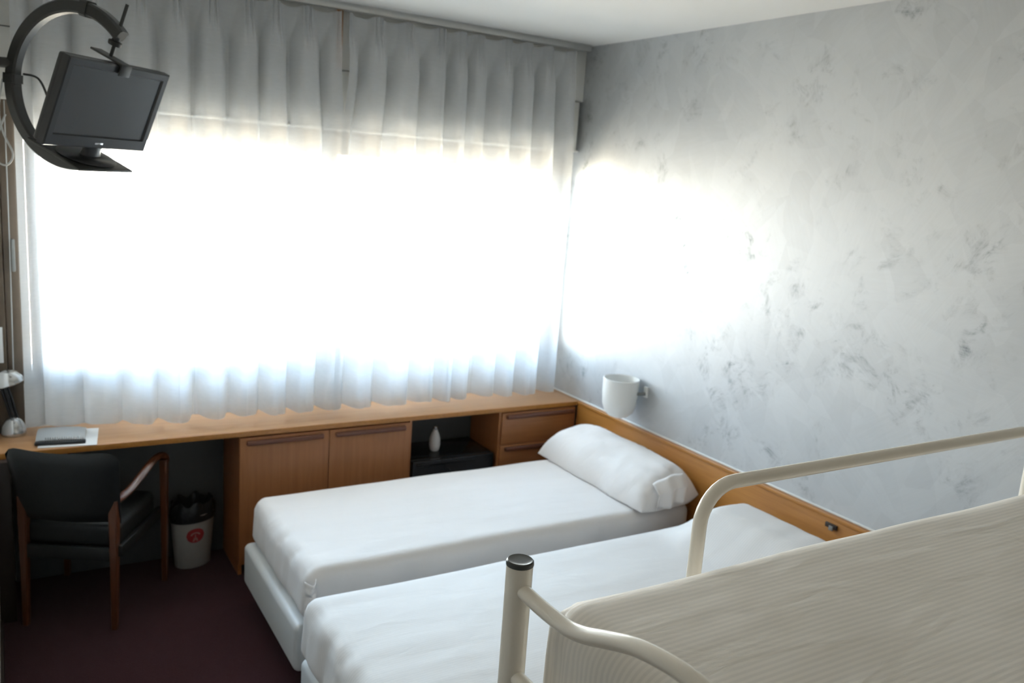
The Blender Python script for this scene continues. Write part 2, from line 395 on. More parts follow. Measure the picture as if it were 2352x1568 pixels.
# ------------------------------------------------------------------ the room
H = 2.80; XL = -3.012; YB = -5.6; XE = -4.3; YE = -3.55
tag(obj('floor', add_box(BM(), XE, 0.0, YB, 0.0, -0.10, 0.0), 'carpet'), 'dark maroon carpet covering the floor of the room', 'floor', kind='structure')
tag(obj('ceiling', add_box(BM(), XE, 0.0, YB, 0.0, H, H+0.1), 'ceiling'), 'plain white ceiling', 'ceiling', kind='structure')
tag(obj('wall_right', add_box(BM(), 0.0, 0.15, YB, 0.25, -0.1, H+0.1), 'stucco'), 'pearly silver stucco wall with crossing brush strokes behind the beds', 'wall', kind='structure')
WX0, WX1, WZ0, WZ1 = -2.90, -0.03, 0.992, 2.20
boxes_wall = [(XL, 0.0, 0.0, 0.16, -0.1, WZ0), (XL, 0.0, 0.0, 0.16, WZ1, H+0.1), (XL, WX0, 0.0, 0.16, WZ0, WZ1), (WX1, 0.0, 0.0, 0.16, WZ0, WZ1)]
bm = BM()
for b in boxes_wall: add_box(bm, *b)
tag(obj('wall_window', bm, 'wallpaint'), 'off-white wall around the wide window above the desk', 'wall', kind='structure')
tag(obj('wall_left', add_box(BM(), XL-0.12, XL, YE, 0.25, -0.1, H+0.1), 'wallpaint'), 'off-white wall on the left that carries the television', 'wall', kind='structure')
bm = add_box(BM(), XE-0.12, XE, YB, YE+0.12, -0.1, H+0.1); add_box(bm, XE, XL-0.12, YE, YE+0.12, -0.1, H+0.1)
tag(obj('wall_entrance', bm, 'wallpaint'), 'off-white walls of the entrance recess beside the bunk bed', 'wall', kind='structure')
tag(obj('wall_rear', add_box(BM(), XE, 0.15, YB-0.12, YB, -0.1, H+0.1), 'wallpaint'), 'off-white rear wall of the room', 'wall', kind='structure')
bb = boxes('baseboard_left', [(XL, XL+0.012, YE, -0.50, 0.0, 0.07)], 'darkwood', None, 0.002)
tag(bb, 'dark skirting board along the left wall', 'baseboard', kind='structure')

# window
win = empty('window_1', (-1.46, 0.0, WZ0), label='wide brown-framed window with bright daylight behind the sheer curtains', cat='window', kind='structure')
boxes('frame', [(WX0, WX1, -0.02, 0.12, WZ0, WZ0+0.03), (WX0, WX1, -0.02, 0.12, WZ1-0.06, WZ1),
                (WX0, WX0+0.05, -0.02, 0.12, WZ0+0.03, WZ1-0.06), (WX1-0.04, WX1, -0.02, 0.12, WZ0+0.03, WZ1-0.06)], 'framebrown', win, 0.004)
xm = [WX0+0.05, -1.475, WX1-0.04]
for i in range(2):
    a, b = xm[i]+0.002, xm[i+1]-0.002; y0 = 0.0 + 0.042*i
    s = boxes('sash', [(a, b, y0, y0+0.04, WZ0+0.03, WZ0+0.07), (a, b, y0, y0+0.04, WZ1-0.115, WZ1-0.06),
                       (a, a+0.055, y0, y0+0.04, WZ0+0.07, WZ1-0.115), (b-0.055, b, y0, y0+0.04, WZ0+0.07, WZ1-0.115)], 'framebrown', win, 0.003)
    box('pane', (a+0.05, b-0.05, y0+0.017, y0+0.022, WZ0+0.065, WZ1-0.11), 'glass', s, 0)
box('sill', (WX0-0.02, WX1, -0.028, 0.0, WZ0-0.03, WZ0), 'framebrown', win, 0.004)
# brown boarding beside the window with the shutter belt
jb = empty('trim_1', (-2.94, 0, 0.75), label='brown wooden boarding left of the window from desk to shutter box', cat='trim', kind='structure')
box('board', (XL, -2.945, -0.07, 0.0, 0.75, 2.215), 'framebrown', jb, 0.004)
box('board', (-2.943, -2.885, -0.055, -0.022, 0.75, 2.215), 'framebrown', jb, 0.004)
blt = empty('shutter_belt', (-2.925, -0.075, 0.95), label='thin pale shutter pull cord hanging on the brown boarding', cat='cord')
tube('cord', smooth_path([(-2.915, -0.076, 2.20), (-2.917, -0.078, 1.6), (-2.922, -0.077, 1.1), (-2.923, -0.076, 0.98)], 6), 0.0022, 'cable', blt, 8)
box('cord_guide', (-2.912, -2.898, -0.082, -0.056, 1.48, 1.62), 'grey', blt, 0.004)
# belt winder on the right side
bw = empty('belt_winder', (-0.015, -0.03, 1.45), label='small grey shutter belt winder on the right window edge', cat='belt winder')
box('housing', (-0.028, -0.002, -0.055, -0.022, 1.38, 1.54), 'grey', bw, 0.006)
box('belt', (-0.024, -0.010, -0.031, -0.028, 1.03, 2.2), 'cable', bw, 0.0)

cd_ = box('notice_card', (-3.008, -2.958, -0.0735, -0.0705, 1.075, 1.235), 'paper', None, 0.001)
tag(cd_, 'small pale card fixed to the brown boarding at the left edge', 'card')

# roller shutter box
sb = empty('trim_2', (-1.5, 0, 2.215), label='white panelled roller-shutter box above the window behind the curtains', cat='shutter box', kind='structure')
box('upper_panel', (XL, -0.001, -0.118, 0.0, 2.495, 2.80), 'boxpaint', sb, 0.003)
box('lower_panel', (XL, -0.030, -0.128, 0.0, 2.215, 2.490), 'boxpaint', sb, 0.003)
box('bottom_lip', (XL, -0.018, -0.136, -0.01, 2.205, 2.217), 'boxpaint', sb, 0.002)
box('batten', (-1.505, -1.475, -0.132, -0.115, 2.50, 2.78), 'headwood', sb, 0.003)

# ------------------------------------------------------------------ desk row under the window
DZ = 0.75; DY = -0.356
wt_ = empty('worktop', (-1.5, -0.18, 0.725), label='long oak worktop running under the window from wall to wall', cat='worktop')
box('slab', (XL, -0.001, DY+0.004, -0.001, 0.725, DZ), 'deskwood', wt_, 0.003)
box('front_edge', (XL, -0.032, DY-0.002, DY+0.004, 0.7245, DZ-0.001), 'headwood', wt_, 0.0015)

def carcass(name, x0, x1, parent, shelf=None, mat='doorwood'):
    t = 0.018
    L = [(x0, x0+t, DY+0.022, -0.004, 0.0, 0.7245), (x1-t, x1, DY+0.022, -0.004, 0.0, 0.7245), (x0+t, x1-t, DY+0.03, -0.004, 0.06, 0.078),
         (x0+t, x1-t, -0.014, -0.004, 0.078, 0.7245), (x0+t, x1-t, DY+0.03, -0.02, 0.706, 0.7245)]
    return boxes(name, L, mat, parent, 0.001)
def grip(x0, x1, z, y, parent):
    """moulded wooden bar with rounded front"""
    bm = add_box(BM(), x0, x1, y-0.020, y+0.001, z-0.012, z+0.012, bev=0.007, seg=3)
    return obj('handle', bm, 'handlewood', parent)
ca = empty('cabinet', (-1.55, -0.18, 0), label='oak cabinet with two doors under the desk beside the kneehole', cat='cabinet')
carcass('body', -2.002, -1.114, ca); box('plinth', (-1.984, -1.132, DY+0.06, DY+0.075, 0.0, 0.06), 'darkwood', ca, 0.001)
for x0, x1, h0, h1 in ((-2.002, -1.560, -1.972, -1.590), (-1.556, -1.114, -1.528, -1.140)):
    d = box('door', (x0, x1, DY+0.002, DY+0.021, 0.06, 0.715), 'doorwood', ca, 0.0015)
    grip(h0, h1, 0.690, DY+0.002, d)
cb = empty('open_cabinet', (-0.83, -0.18, 0), label='dark open niche under the worktop between doors and drawers', cat='cabinet')
boxes('body', [(-1.112, -1.098, DY+0.01, -0.004, 0.0, 0.7245), (-0.556, -0.542, DY+0.01, -0.004, 0.0, 0.7245), (-1.098, -0.556, DY+0.03, -0.004, 0.06, 0.078)], 'doorwood', cb, 0.001)
box('back_panel', (-1.098, -0.556, -0.014, -0.004, 0.078, 0.7245), 'niche_and_shade', cb, 0.0)
mb = empty('minibar', (-0.83, -0.18, 0.08), label='black minibar fridge inside the open niche', cat='minibar')
box('body', (-1.08, -0.575, DY+0.04, -0.03, 0.0785, 0.485), 'minibar', mb, 0.006)
dd = box('door', (-1.08, -0.575, DY+0.012, DY+0.038, 0.085, 0.483), 'minibar', mb, 0.005)
box('handle', (-1.06, -0.70, DY+0.004, DY+0.013, 0.455, 0.470), 'minibar', dd, 0.003)
vs = empty('bottle', (-0.884, -0.20, 0.485), label='small frosted white bottle standing on the black minibar', cat='bottle')
lathe('body', [(0, 0), (0.020, 0), (0.026, 0.008), (0.031, 0.035), (0.030, 0.07), (0.022, 0.10), (0.014, 0.115), (0.012, 0.125), (0, 0.125)], (-0.884, -0.20, 0.485), 'frost', vs)
lathe('stopper', [(0.010, 0.125), (0.013, 0.13), (0.012, 0.14), (0, 0.145)], (-0.884, -0.20, 0.485), 'silver', vs, 20)
cc = empty('drawer_cabinet', (-0.29, -0.18, 0), label='oak drawer cabinet under the worktop in the corner', cat='cabinet')
carcass('body', -0.540, -0.034, cc); box('plinth', (-0.522, -0.052, DY+0.06, DY+0.075, 0.0, 0.06), 'darkwood', cc, 0.001)
for z0, z1 in ((0.527, 0.715), (0.335, 0.523), (0.06, 0.331)):
    d = box('drawer', (-0.540, -0.034, DY+0.002, DY+0.021, z0, z1), 'drawwood', cc, 0.0015)
    grip(-0.515, -0.050, z1-0.022, DY+0.002, d)
kb = box('kneehole_shade_panel', (-2.948, -2.004, -0.012, -0.001, 0.0, 0.7245), 'niche_and_shade', None, 0.001)  # added sheet: the kneehole's shade is put into its dark colour
tag(kb, 'added dark sheet standing in for shade on the wall behind the desk kneehole', 'shade panel', kind='structure')
sp = empty('desk_side_panel', (-2.963, -0.24, 0), label='dark brown end panel carrying the desk by the left wall', cat='side panel')
box('panel', (XL+0.002, -2.950, -0.40, -0.001, 0.0, 0.7245), 'darkwood', sp, 0.004)
lathe('lock', [(0, 0), (0.007, 0), (0.006, 0.004), (0, 0.005)], (0, 0, 0), 'chrome', sp, 16).matrix_local = Matrix.Translation((-0.014, -0.1605, 0.40)) @ Matrix.Rotation(math.pi/2, 4, 'X')

# headboard panel on the right wall
hb = empty('headboard', (-0.015, -2.1, 0), label='long honey-coloured wooden headboard panel along the stucco wall', cat='headboard')
box('panel', (-0.026, -0.001, -4.30, DY-0.003, 0.06, 0.735), 'headwood', hb, 0.002)
box('cap_moulding', (-0.032, -0.001, -4.30, DY-0.003, 0.735, 0.752), 'headwood', hb, 0.004)
box('white_bead', (-0.010, -0.0005, -4.30, -0.001, 0.7525, 0.760), 'lampwhite', hb, 0.0015)
la = box('latch', (-0.036, -0.026, -2.235, -2.178, 0.700, 0.720), 'darkwood', hb, 0.002); box('latch_tongue', (-0.040, -0.034, -2.22, -2.20, 0.693, 0.712), 'grey', la, 0.001)

# ------------------------------------------------------------------ beds
def mattress_disp(seed, x0, x1, y0, y1, zt, amp=1.0, mound=None):
    def f(p, n):
        o = Vector((0, 0, 0))
        if n.z > 0.2:
            o.z += amp*(0.006*nz(p, 2.2, seed) + 0.0022*noise.noise(Vector((p.x*3, p.y*16, seed))))
            # slightly domed top
            u = (p.x-x0)/(x1-x0); v = (p.y-y0)/(y1-y0)
            o.z += 0.012*math.sin(math.pi*max(0, min(1, u)))*math.sin(math.pi*max(0, min(1, v))) * n.z
            if mound: o.z += mound(p)*n.z
        wf = sstep(0.0, 0.55, -n.x)*sstep(-0.1, 0.35, n.z)
        if wf > 0:
            # puckered sheet along the upper foot edge
            sc = 0.5+0.5*math.sin(p.y*46 + 3.0*noise.noise(Vector((p.y*4, seed, 1))))
            o += Vector((n.x, 0, n.z))*(-0.011)*sc*wf*(0.35+0.65*abs(noise.noise(Vector((p.y*5.3, seed, 4))))*2)
        side = 1-abs(n.z)
        if side > 0.2:
            w = noise.noise(Vector((p.x*7+seed, p.y*7, p.z*1.2)))
            w2 = noise.noise(Vector((p.x*17+seed, p.y*17, p.z*4+p.y*6)))
            k = amp*sstep(0.2, 0.6, side)*side*(0.010*w+0.006*w2)
            o += Vector((n.x, n.y, 0))*k
            # loose drape towards the lower hem at the foot end
            if n.x < -0.3:
                o += Vector((-1, 0, 0))*sstep(0.3, 0.7, -n.x)*(0.012*sstep(zt-0.02, zt-0.2, p.z)*(0.5+0.5*noise.noise(Vector((p.y*9, seed, 0)))))
        return o
    return f
def bed(label, y0, y1, xf, base_xf, ztop, seed, sheet, mound=None, legs_mat='blackpaint', blabel=None):
    r = empty('single_bed', ((xf-0.05)/2, (y0+y1)/2, 0), label=label, cat='bed', group='single beds side by side')
    cushion('base', base_xf, -0.045, y0+0.012, y1-0.012, 0.092, 0.295, 0.028, 'basevinyl', r, 0.12)
    for lx in (base_xf+0.10, -0.15):
        for ly in (y0+0.24, y1-0.24):
            lathe('leg', [(0, 0), (0.024, 0), (0.026, 0.01), (0.032, 0.0915), (0, 0.0915)], (lx, ly, 0), legs_mat, r, 16)
    cushion('mattress', xf, -0.05, y0, y1, 0.293, ztop, 0.055, sheet, r, 0.022, mattress_disp(seed, xf, -0.05, y0, y1, ztop, 1.0, mound))
    return r
b1 = bed('white single bed nearest the desk with an uncovered plump pillow', -1.425, -0.585, -2.005, -2.040, 0.515, 3.1, 'sheet')
# gathered sheet corner at the foot of the first bed
bm = BM(); rows = 26; cols = 11; g = []
for i in range(rows):
    z = 0.485 - i*0.0082; row = []; k = 0.4+0.6*i/rows
    for j in range(cols):
        t = j/(cols-1); zig = k*0.022*math.sin(i*0.95 + t*2.2)*math.sin(t*math.pi)
        row.append(bm.verts.new((-2.016+0.050*t + zig*0.6, -1.424-0.020*math.sin(t*math.pi)-0.014*(1-t)*k-abs(zig), z-0.010*math.sin(t*math.pi))))
    g.append(row)
for i in range(rows-1):
    for j in range(cols-1): bm.faces.new((g[i][j], g[i][j+1], g[i+1][j+1], g[i+1][j]))
fo = obj('sheet_fold', bm, 'sheet', b1); sm = fo.modifiers.new('thick', 'SOLIDIFY'); sm.thickness = 0.004
def mound2(p):
    a = sstep(-0.56, -0.30, p.x)*(1-0.55*sstep(-0.16, -0.05, p.x))
    b = sstep(-1.62, -1.86, p.y)*(1-sstep(-2.42, -2.56, p.y))
    return 0.165*a*b + a*b*(1-b)*0.02*math.sin(p.x*60+p.y*22)
b2 = bed('white single bed in the middle with a pillow tucked under the sheet', -2.56, -1.60, -2.085, -2.085, 0.525, 8.7, 'sheetstripe', mound2)

# pillow on the first bed
def pillow(name, yc, hl, xc, hw, zb, ht, mat, label, seed):
    r = empty(name, (xc, yc, zb), label=label, cat='pillow')
    bm = BM(); NU, NV = 64, 40; top = {}
    def hgt(u, v):
        return (max(0, 1-abs(u)**7.0)**0.45)*(max(0, 1-abs(v)**2.4)**0.55)
    def pt(u, v, s):
        h = hgt(u, v)
        wr = 0.012*noise.noise(Vector((u*3+seed, v*2.2, 1))) + 0.004*noise.noise(Vector((u*14, v*5+seed, 2)))
        end = sstep(0.55, 1.0, -u)
        wr += end*0.016*math.sin(v*12+u*7)*h*(1-0.5*abs(v))
        # leans up against the headboard: the back half rides higher
        lean = 0.075*sstep(-0.6, 0.9, v)
        w = 1-0.06*abs(u)**4
        z = zb + lean*0.55 + (ht*h + (wr if h > 0.05 else 0))*(1 if s > 0 else -0.0)
        if s < 0: z = zb + lean*0.55*(1-min(1.0, h*2.5))
        return (xc + v*hw*w + 0.012*noise.noise(Vector((u*2.5, seed, v))), yc + u*hl*(1-0.03*abs(v)**3), z)
    for s in (1, -1):
        for i in range(NU+1):
            for j in range(NV+1):
                u = math.sin((i/NU-0.5)*math.pi); v = math.sin((j/NV-0.5)*math.pi)
                top[s, i, j] = bm.verts.new(pt(u, v, s))
    for s in (1, -1):
        for i in range(NU):
            for j in range(NV):
                bm.faces.new((top[s, i, j], top[s, i+1, j], top[s, i+1, j+1], top[s, i, j+1]))
    bmesh.ops.remove_doubles(bm, verts=bm.verts, dist=0.0006)
    obj('body', bm, mat, r)
    return r
pw = pillow('pillow', -0.995, 0.468, -0.222, 0.188, 0.526, 0.165, 'pillow', 'plump white pillow propped against the headboard on the bed by the desk', 2.0)
# loose open end of the pillowcase
bm = BM(); rows = 12; cols = 18; g = []
for i in range(rows):
    q = i/(rows-1); row = []
    for j in range(cols):
        t = j/(cols-1)
        x = -0.325 + 0.19*t; fold = 0.011*math.sin(t*14)*(0.3+q)
        row.append(bm.verts.new((x-0.01*q, -1.420-0.060*min(1, q*2.2) - 0.012*math.sin(t*3.1) + fold, 0.680 - 0.03*(1-t) - 0.112*q**1.3 + 0.02*math.sin(t*math.pi)*(1-q))))
    g.append(row)
for i in range(rows-1):
    for j in range(cols-1): bm.faces.new((g[i][j], g[i][j+1], g[i+1][j+1], g[i+1][j]))
fl = obj('pillowcase_flap', bm, 'pillow', pw); sm = fl.modifiers.new('thick', 'SOLIDIFY'); sm.thickness = 0.003

# ------------------------------------------------------------------ bunk bed in the foreground
bk = empty('bunk_bed', (-1.12, -3.56, 0), label='cream tubular metal bunk bed filling the right foreground', cat='bunk bed')
PX0, PX1, PY0, PY1 = -2.170, -0.085, -4.02, -3.130
for x in (PX0, PX1):
    for y in (PY1, PY0):
        p = obj('post', add_lathe(BM(), [(0, 0), (0.0245, 0), (0.0245, 1.359), (0, 1.359)], (x, y, 0), 28), 'cream', bk)
        lathe('cap', [(0.020, 1.3592), (0.0252, 1.3592), (0.0256, 1.362), (0.0250, 1.3665), (0.0225, 1.3688), (0.020, 1.3680), (0.012, 1.3676), (0.0, 1.3676)], (x, y, 0), 'capgrey', p, 28)
def wave_end(x):
    ym = (PY0+PY1)/2; half = [(-3.135, 1.316), (-3.18, 1.314), (-3.235, 1.314), (-3.29, 1.318), (-3.335, 1.330), (-3.39, 1.352), (-3.455, 1.376), (-3.52, 1.389), (ym, 1.393)]
    pts = half + [(2*ym-y, z) for y, z in half[::-1][1:]]
    return smooth_path([(x, y, z) for y, z in pts], 6)
for x in (PX0, PX1):
    tube('end_rail', wave_end(x), 0.0140, 'cream', bk, 16)
    tube('end_rail', smooth_path([(x, -3.14, 1.145), (x, -3.35, 1.150), (x, -3.575, 1.152), (x, -3.80, 1.150), (x, -4.01, 1.145)], 6), 0.0140, 'cream', bk, 16)
for y in (PY1, PY0):
    box('side_rail', (PX0+0.02, PX1-0.02, y-0.014, y+0.014, 1.03, 1.08), 'cream', bk, 0.005)
bm = BM()
for i in range(14):
    x = PX0+0.14+i*(PX1-PX0-0.28)/13; add_box(bm, x-0.02, x+0.02, PY0+0.014, PY1-0.014, 1.06, 1.075, 0.002, 1)
obj('slat_base', bm, 'cream', bk)
def guard(y):
    z1 = 1.449; r = 0.085; x0, x1 = -1.737, -0.470
    pts = [(x0, y, 1.10), (x0, y, 1.20), (x0, y, z1-r)]
    pts += [(x0+r-r*math.cos(a), y, z1-r+r*math.sin(a)) for a in [math.pi/2*k/8 for k in range(1, 9)]]
    pts += [(x0+r+(x1-x0-2*r)*k/6, y, z1) for k in range(1, 7)]
    pts += [(x1-r+r*math.sin(a), y, z1-r+r*math.cos(a)) for a in [math.pi/2*k/8 for k in range(1, 9)]]
    pts += [(x1, y, 1.20), (x1, y, 1.10)]
    return pts
tube('guard_rail', guard(PY1), 0.0150, 'cream', bk, 16)
# ladder-side rungs and lower frame (below the picture)
for y in (PY1, PY0):
    box('side_rail', (PX0+0.02, PX1-0.02, y-0.014, y+0.014, 0.28, 0.33), 'cream', bk, 0.005)
def bunk_disp(p, n):
    o = Vector((0, 0, 0))
    if n.z > 0.2:
        o.z += 0.005*nz(p, 3.0, 4.4) + 0.0016*noise.noise(Vector((p.x*5, p.y*26, 3)))
        # worn dip and long creases
        o.z -= 0.010*math.exp(-((p.x+0.9)/0.5)**2 - ((p.y+3.75)/0.25)**2)
    s = 1-abs(n.z)
    if s > 0.15:
        a = math.atan2(n.y, -n.x)
        o += Vector((n.x, n.y, 0))*s*(0.009*noise.noise(Vector((p.x*9, p.y*12, p.z*1.5)))+0.004*math.sin(p.y*95+p.z*8)*sstep(1.29, 1.2, p.z))
        c_ = sstep(-3.34, -3.20, p.y)*sstep(-2.02, -2.11, p.x)
        o += Vector((n.x, n.y, 0.3))*c_*0.010*math.sin(math.atan2(n.y, -n.x)*9)*s
    return o
bmt = empty('bunk_mattress', (-1.10, -3.575, 1.076), label='cream striped mattress lying on the top bunk in the foreground', cat='mattress')
cushion('mattress', -2.143, -0.11, -4.00, -3.172, 1.0765, 1.312, 0.062, 'bunksheet', bmt, 0.026, bunk_disp)

# ------------------------------------------------------------------ wall reading lamp
wl = empty('wall_lamp', (-0.10, -0.80, 0.78), label='white cup-shaped reading lamp on the stucco wall above the headboard', cat='lamp')
LC = (-0.110, -0.850, 0.800); R_ = 0.098
lathe('shade', [(0, 0.0), (0.030, 0.002), (0.055, 0.012), (0.078, 0.036), (0.092, 0.075), (0.097, 0.13), (0.098, 0.215), (0.0935, 0.217), (0.092, 0.13), (0.086, 0.075), (0.072, 0.040), (0.05, 0.018), (0, 0.010)], LC, 'lampwhite', wl, 44)
lathe('bulb', [(0, 0.011), (0.014, 0.012), (0.014, 0.045), (0.026, 0.07), (0.030, 0.095), (0.022, 0.118), (0, 0.126)], LC, 'frost', wl, 20)
box('wall_bracket', (-0.014, -0.0005, -0.955, -0.925, 0.925, 0.985), 'lampwhite', wl, 0.004)
tube('arm', [(-0.060, -0.926, 0.945), (-0.035, -0.936, 0.945), (-0.010, -0.940, 0.945)], 0.0095, 'grey', wl, 12)

# ------------------------------------------------------------------ curtains
def curtain(name, x0, x1, folds, seed, label, shift0=0.0, shift1=0.0, flat0=None, yoff=0.0):
    rnd = random.Random(seed)
    ws = [rnd.uniform(0.72, 1.3) for _ in range(folds)]; tot = sum(ws); ws = [w*(x1-x0)/tot for w in ws]
    amp = [rnd.uniform(0.70, 1.15) for _ in range(folds+1)]; om = [rnd.uniform(0.7, 1.45) for _ in range(folds)]
    ph = [rnd.uniform(-0.05, 0.05) for _ in range(folds+1)]
    amp[0] = amp[-1] = 1.0
    cw = [rnd.uniform(0.08, 0.17) for _ in range(folds)]
    lean = [rnd.uniform(-0.012, 0.030) for _ in range(folds+1)]
    NS = 44; NZ = 60; ztop, zbot = 2.755, 0.786
    bm = BM(); grid = []
    for k in range(NZ+1):
        tz = (k/NZ)**1.25
        z = ztop + (zbot-ztop)*tz; d = ztop-z
        row = []; xs = x0
        spread = sstep(0.04, 0.24, d)                       # pinched heading -> full folds
        wid = sstep(0.3, 1.9, d)
        for i in range(folds):
            for j in range(NS + (1 if i == folds-1 else 0)):
                s = j/NS; A = (amp[i]*(1-s)+amp[i+1]*s)
                th = 2*math.pi*s
                # wide rounded fronts, narrow deep valleys between them
                x = xs + ws[i]*(s + spread*cw[i]*math.sin(th) - spread*0.035*om[i]*math.sin(2*th))
                yf = math.tanh(2.1*-math.cos(th + ph[i]*4*wid))/math.tanh(2.1)
                yf = yf + 0.12*math.sin(2*th+i)*wid
                flat = sstep(flat0-0.15, flat0+0.15, x) if flat0 is not None else 1.0
                fa = 1-0.55*(1-flat)*wid
                full = A*(0.054+0.006*wid)*yf*fa
                e_ = min(s, 1-s)*ws[i]
                pin = -0.034*math.exp(-(e_/0.0075)**2) - 0.027*math.exp(-((e_-0.019)/0.0065)**2) + 0.012*sstep(0.02, 0.05, e_)
                y = pin*(1-spread) + full*spread
                wob = 0.010*wid*noise.noise(Vector((x*1.6, z*0.9, seed))) + 0.005*noise.noise(Vector((x*6, z*1.5, seed+9)))*wid
                ln = (lean[i]*(1-s)+lean[i+1]*s)*wid
                fr_ = (x-x0)/(x1-x0)
                x += ln*math.sin(math.pi*max(0, min(1, fr_))) + sstep(0.26, 0.62, d)*(shift0*max(0, 1-fr_*3) + shift1*max(0, 1-(1-fr_)*3))
                zz = z
                if tz > 0.97: zz += 0.008*noise.noise(Vector((x*4, seed, 0)))
                if tz == 0: zz -= 0.014*sstep(0.0, 0.07, e_)
                yy = -0.196 + yoff + y + wob + 0.062*(1-flat)*wid
                if z > 2.20: yy = min(yy, -0.142)
                row.append(bm.verts.new((x, yy, zz)))
            xs += ws[i]
        grid.append(row)
    for a, b in zip(grid, grid[1:]):
        for j in range(len(a)-1): bm.faces.new((a[j], a[j+1], b[j+1], b[j]))
    o = obj(name, bm, 'curtain')
    for p in o.data.polygons: p.use_smooth = True
    return tag(o, label, 'curtain', 'sheer window curtains')
curtain('curtain', -2.885, -1.512, 9, 11, 'left half of the sheer white pleated curtain behind the television', 0.0, 0.030, flat0=-2.50, yoff=0.012)
curtain('curtain', -1.478, -0.150, 9, 27, 'right half of the sheer white pleated curtain next to the stucco wall', -0.030, 0.02)
cr = empty('curtain_rail', (-1.5, -0.188, 2.77), label='slim grey curtain track on the ceiling above the window', cat='curtain rail')
box('track', (XL+0.002, -0.03, -0.204, -0.168, 2.765, 2.799), 'alu', cr, 0.004)
lathe('end_stop', [(0, 0), (0.012, 0), (0.020, 0.012), (0.020, 0.022), (0.010, 0.030), (0, 0.030)], (0, 0, 0), 'lampwhite', cr, 18).matrix_local = Matrix.Translation((1.471, 0.0, 0.008)) @ Matrix.Rotation(math.pi/2, 4, 'Y')

# ------------------------------------------------------------------ television on its C-shaped arm
yaw, tilt = 0.74, 0.407
u3 = Vector((math.cos(yaw), math.sin(yaw), 0)); n0 = Vector((math.sin(yaw), -math.cos(yaw), 0)); w0 = Vector((0, 0, 1))
n3 = n0*math.cos(tilt) - w0*math.sin(tilt); w3 = w0*math.cos(tilt) + n0*math.sin(tilt)
# local axes: x = width, y = backwards, z = up along the screen
RT = Matrix((u3, -n3, w3)).transposed(); QT = RT.to_quaternion()
TC = Vector((-2.611, -1.060, 2.168))
tv = empty('television', TC, QT, label='small black flat-screen television held in the arm near the ceiling', cat='television')
W2, H2 = 0.23, 0.15
bm = BM()
# bezel: outer frame with a slanted inner lip
def ring(xa, za, zb, y): return [bm.verts.new(p) for p in ((-xa, y, -zb), (xa, y, -zb), (xa, y, za), (-xa, y, za))]
o1 = ring(W2, H2, H2, 0.028); o2 = ring(W2, H2, H2, 0.004); o2b = ring(W2-0.004, H2-0.004, H2-0.004, 0.0)
i1 = ring(W2-0.024, H2-0.024, H2-0.040, 0.0); i2 = ring(W2-0.028, H2-0.028, H2-0.044, 0.007)
for a, b in ((o1, o2), (o2, o2b), (o2b, i1), (i1, i2)):
    for k in range(4): bm.faces.new((a[k], a[(k+1) % 4], b[(k+1) % 4], b[k]))
bz = obj('bezel', bm, 'blackplastic', tv, True)
box('screen', (-W2+0.026, W2-0.026, 0.006, 0.012, -H2+0.042, H2-0.026), 'screen', tv, 0, local=True)
bm = add_box(BM(), -W2+0.002, W2-0.002, 0.026, 0.05, -H2+0.002, H2-0.002, 0.008, 2); add_box(bm, -0.15, 0.15, 0.048, 0.072, -0.10, 0.09, 0.012, 2)
obj('rear_housing', bm, 'blackplastic', tv, True)
box('badge', (-0.018, 0.018, -0.0012, 0.001, -H2+0.016, -H2+0.0225), 'silver', bz, 0.0005, local=True)
lathe('stand_neck', [(0, -0.183), (0.035, -0.183), (0.030, -0.165), (0.030, -0.145), (0, -0.145)], (0, 0.02, 0), 'blackplastic', tv, 20, 1.3, 0.6, 0, True)
lathe('stand_foot', [(0, -0.196), (0.095, -0.196), (0.098, -0.192), (0.085, -0.186), (0.04, -0.181), (0, -0.181)], (0.0, 0.03, 0), 'blackplastic', tv, 36, 1.15, 0.85, 0, True)

ma = empty('wall_mount', TC, QT, label='black C-shaped steel wall mount clamping the television from above and below', cat='wall mount')
ac = (0.165, 0.0); ar = 0.262
def arcpt(deg, r=ar):  # angle in the (front, up) plane; local y points back
    a = math.radians(deg); return Vector((0, ac[0]-r*math.cos(a), ac[1]+r*math.sin(a)))
def band(name, d0, d1, wid, thick, parent, mat='blackpaint'):
    bm = BM(); rings = []; n = 40
    for i in range(n+1):
        d = d0+(d1-d0)*i/n; a, b = arcpt(d, ar-thick/2), arcpt(d, ar+thick/2); cc_ = 0.006
        ring_ = []
        for (p, q, x) in ((a, b, -wid), (a, b, wid)): pass
        rad = (b-a).normalized()
        for dx, t in ((-wid, cc_), (-wid, thick-cc_), (-wid+cc_, thick), (wid-cc_, thick), (wid, thick-cc_), (wid, cc_), (wid-cc_, 0), (-wid+cc_, 0)):
            ring_.append(bm.verts.new(a + rad*t + Vector((dx, 0, 0))))
        rings.append(ring_)
    for A, B in zip(rings, rings[1:]):
        for k in range(8): bm.faces.new((A[k], A[(k+1) % 8], B[(k+1) % 8], B[k]))
    bm.faces.new(rings[0]); bm.faces.new(rings[-1][::-1])
    return obj(name, bm, mat, parent, True)
band('upper_arc', 63, 205, 0.019, 0.044, ma)
band('lower_arc', 203, 301, 0.023, 0.040, ma)
band('joint_collar', 96, 102, 0.023, 0.054, ma); band('joint_collar', 196, 203, 0.024, 0.052, ma)
RY = 0.063
tube('clamp_screw', [(0, RY, 0.158), (0, RY, 0.338)], 0.006, 'blackpaint', ma, 12, local=True)
lathe('clamp_nut', [(0, 0.196), (0.020, 0.196), (0.022, 0.200), (0.022, 0.210), (0.013, 0.214), (0.013, 0.226), (0, 0.226)], (0, RY, 0), 'blackpaint', ma, 12, 1, 1, 0, True)
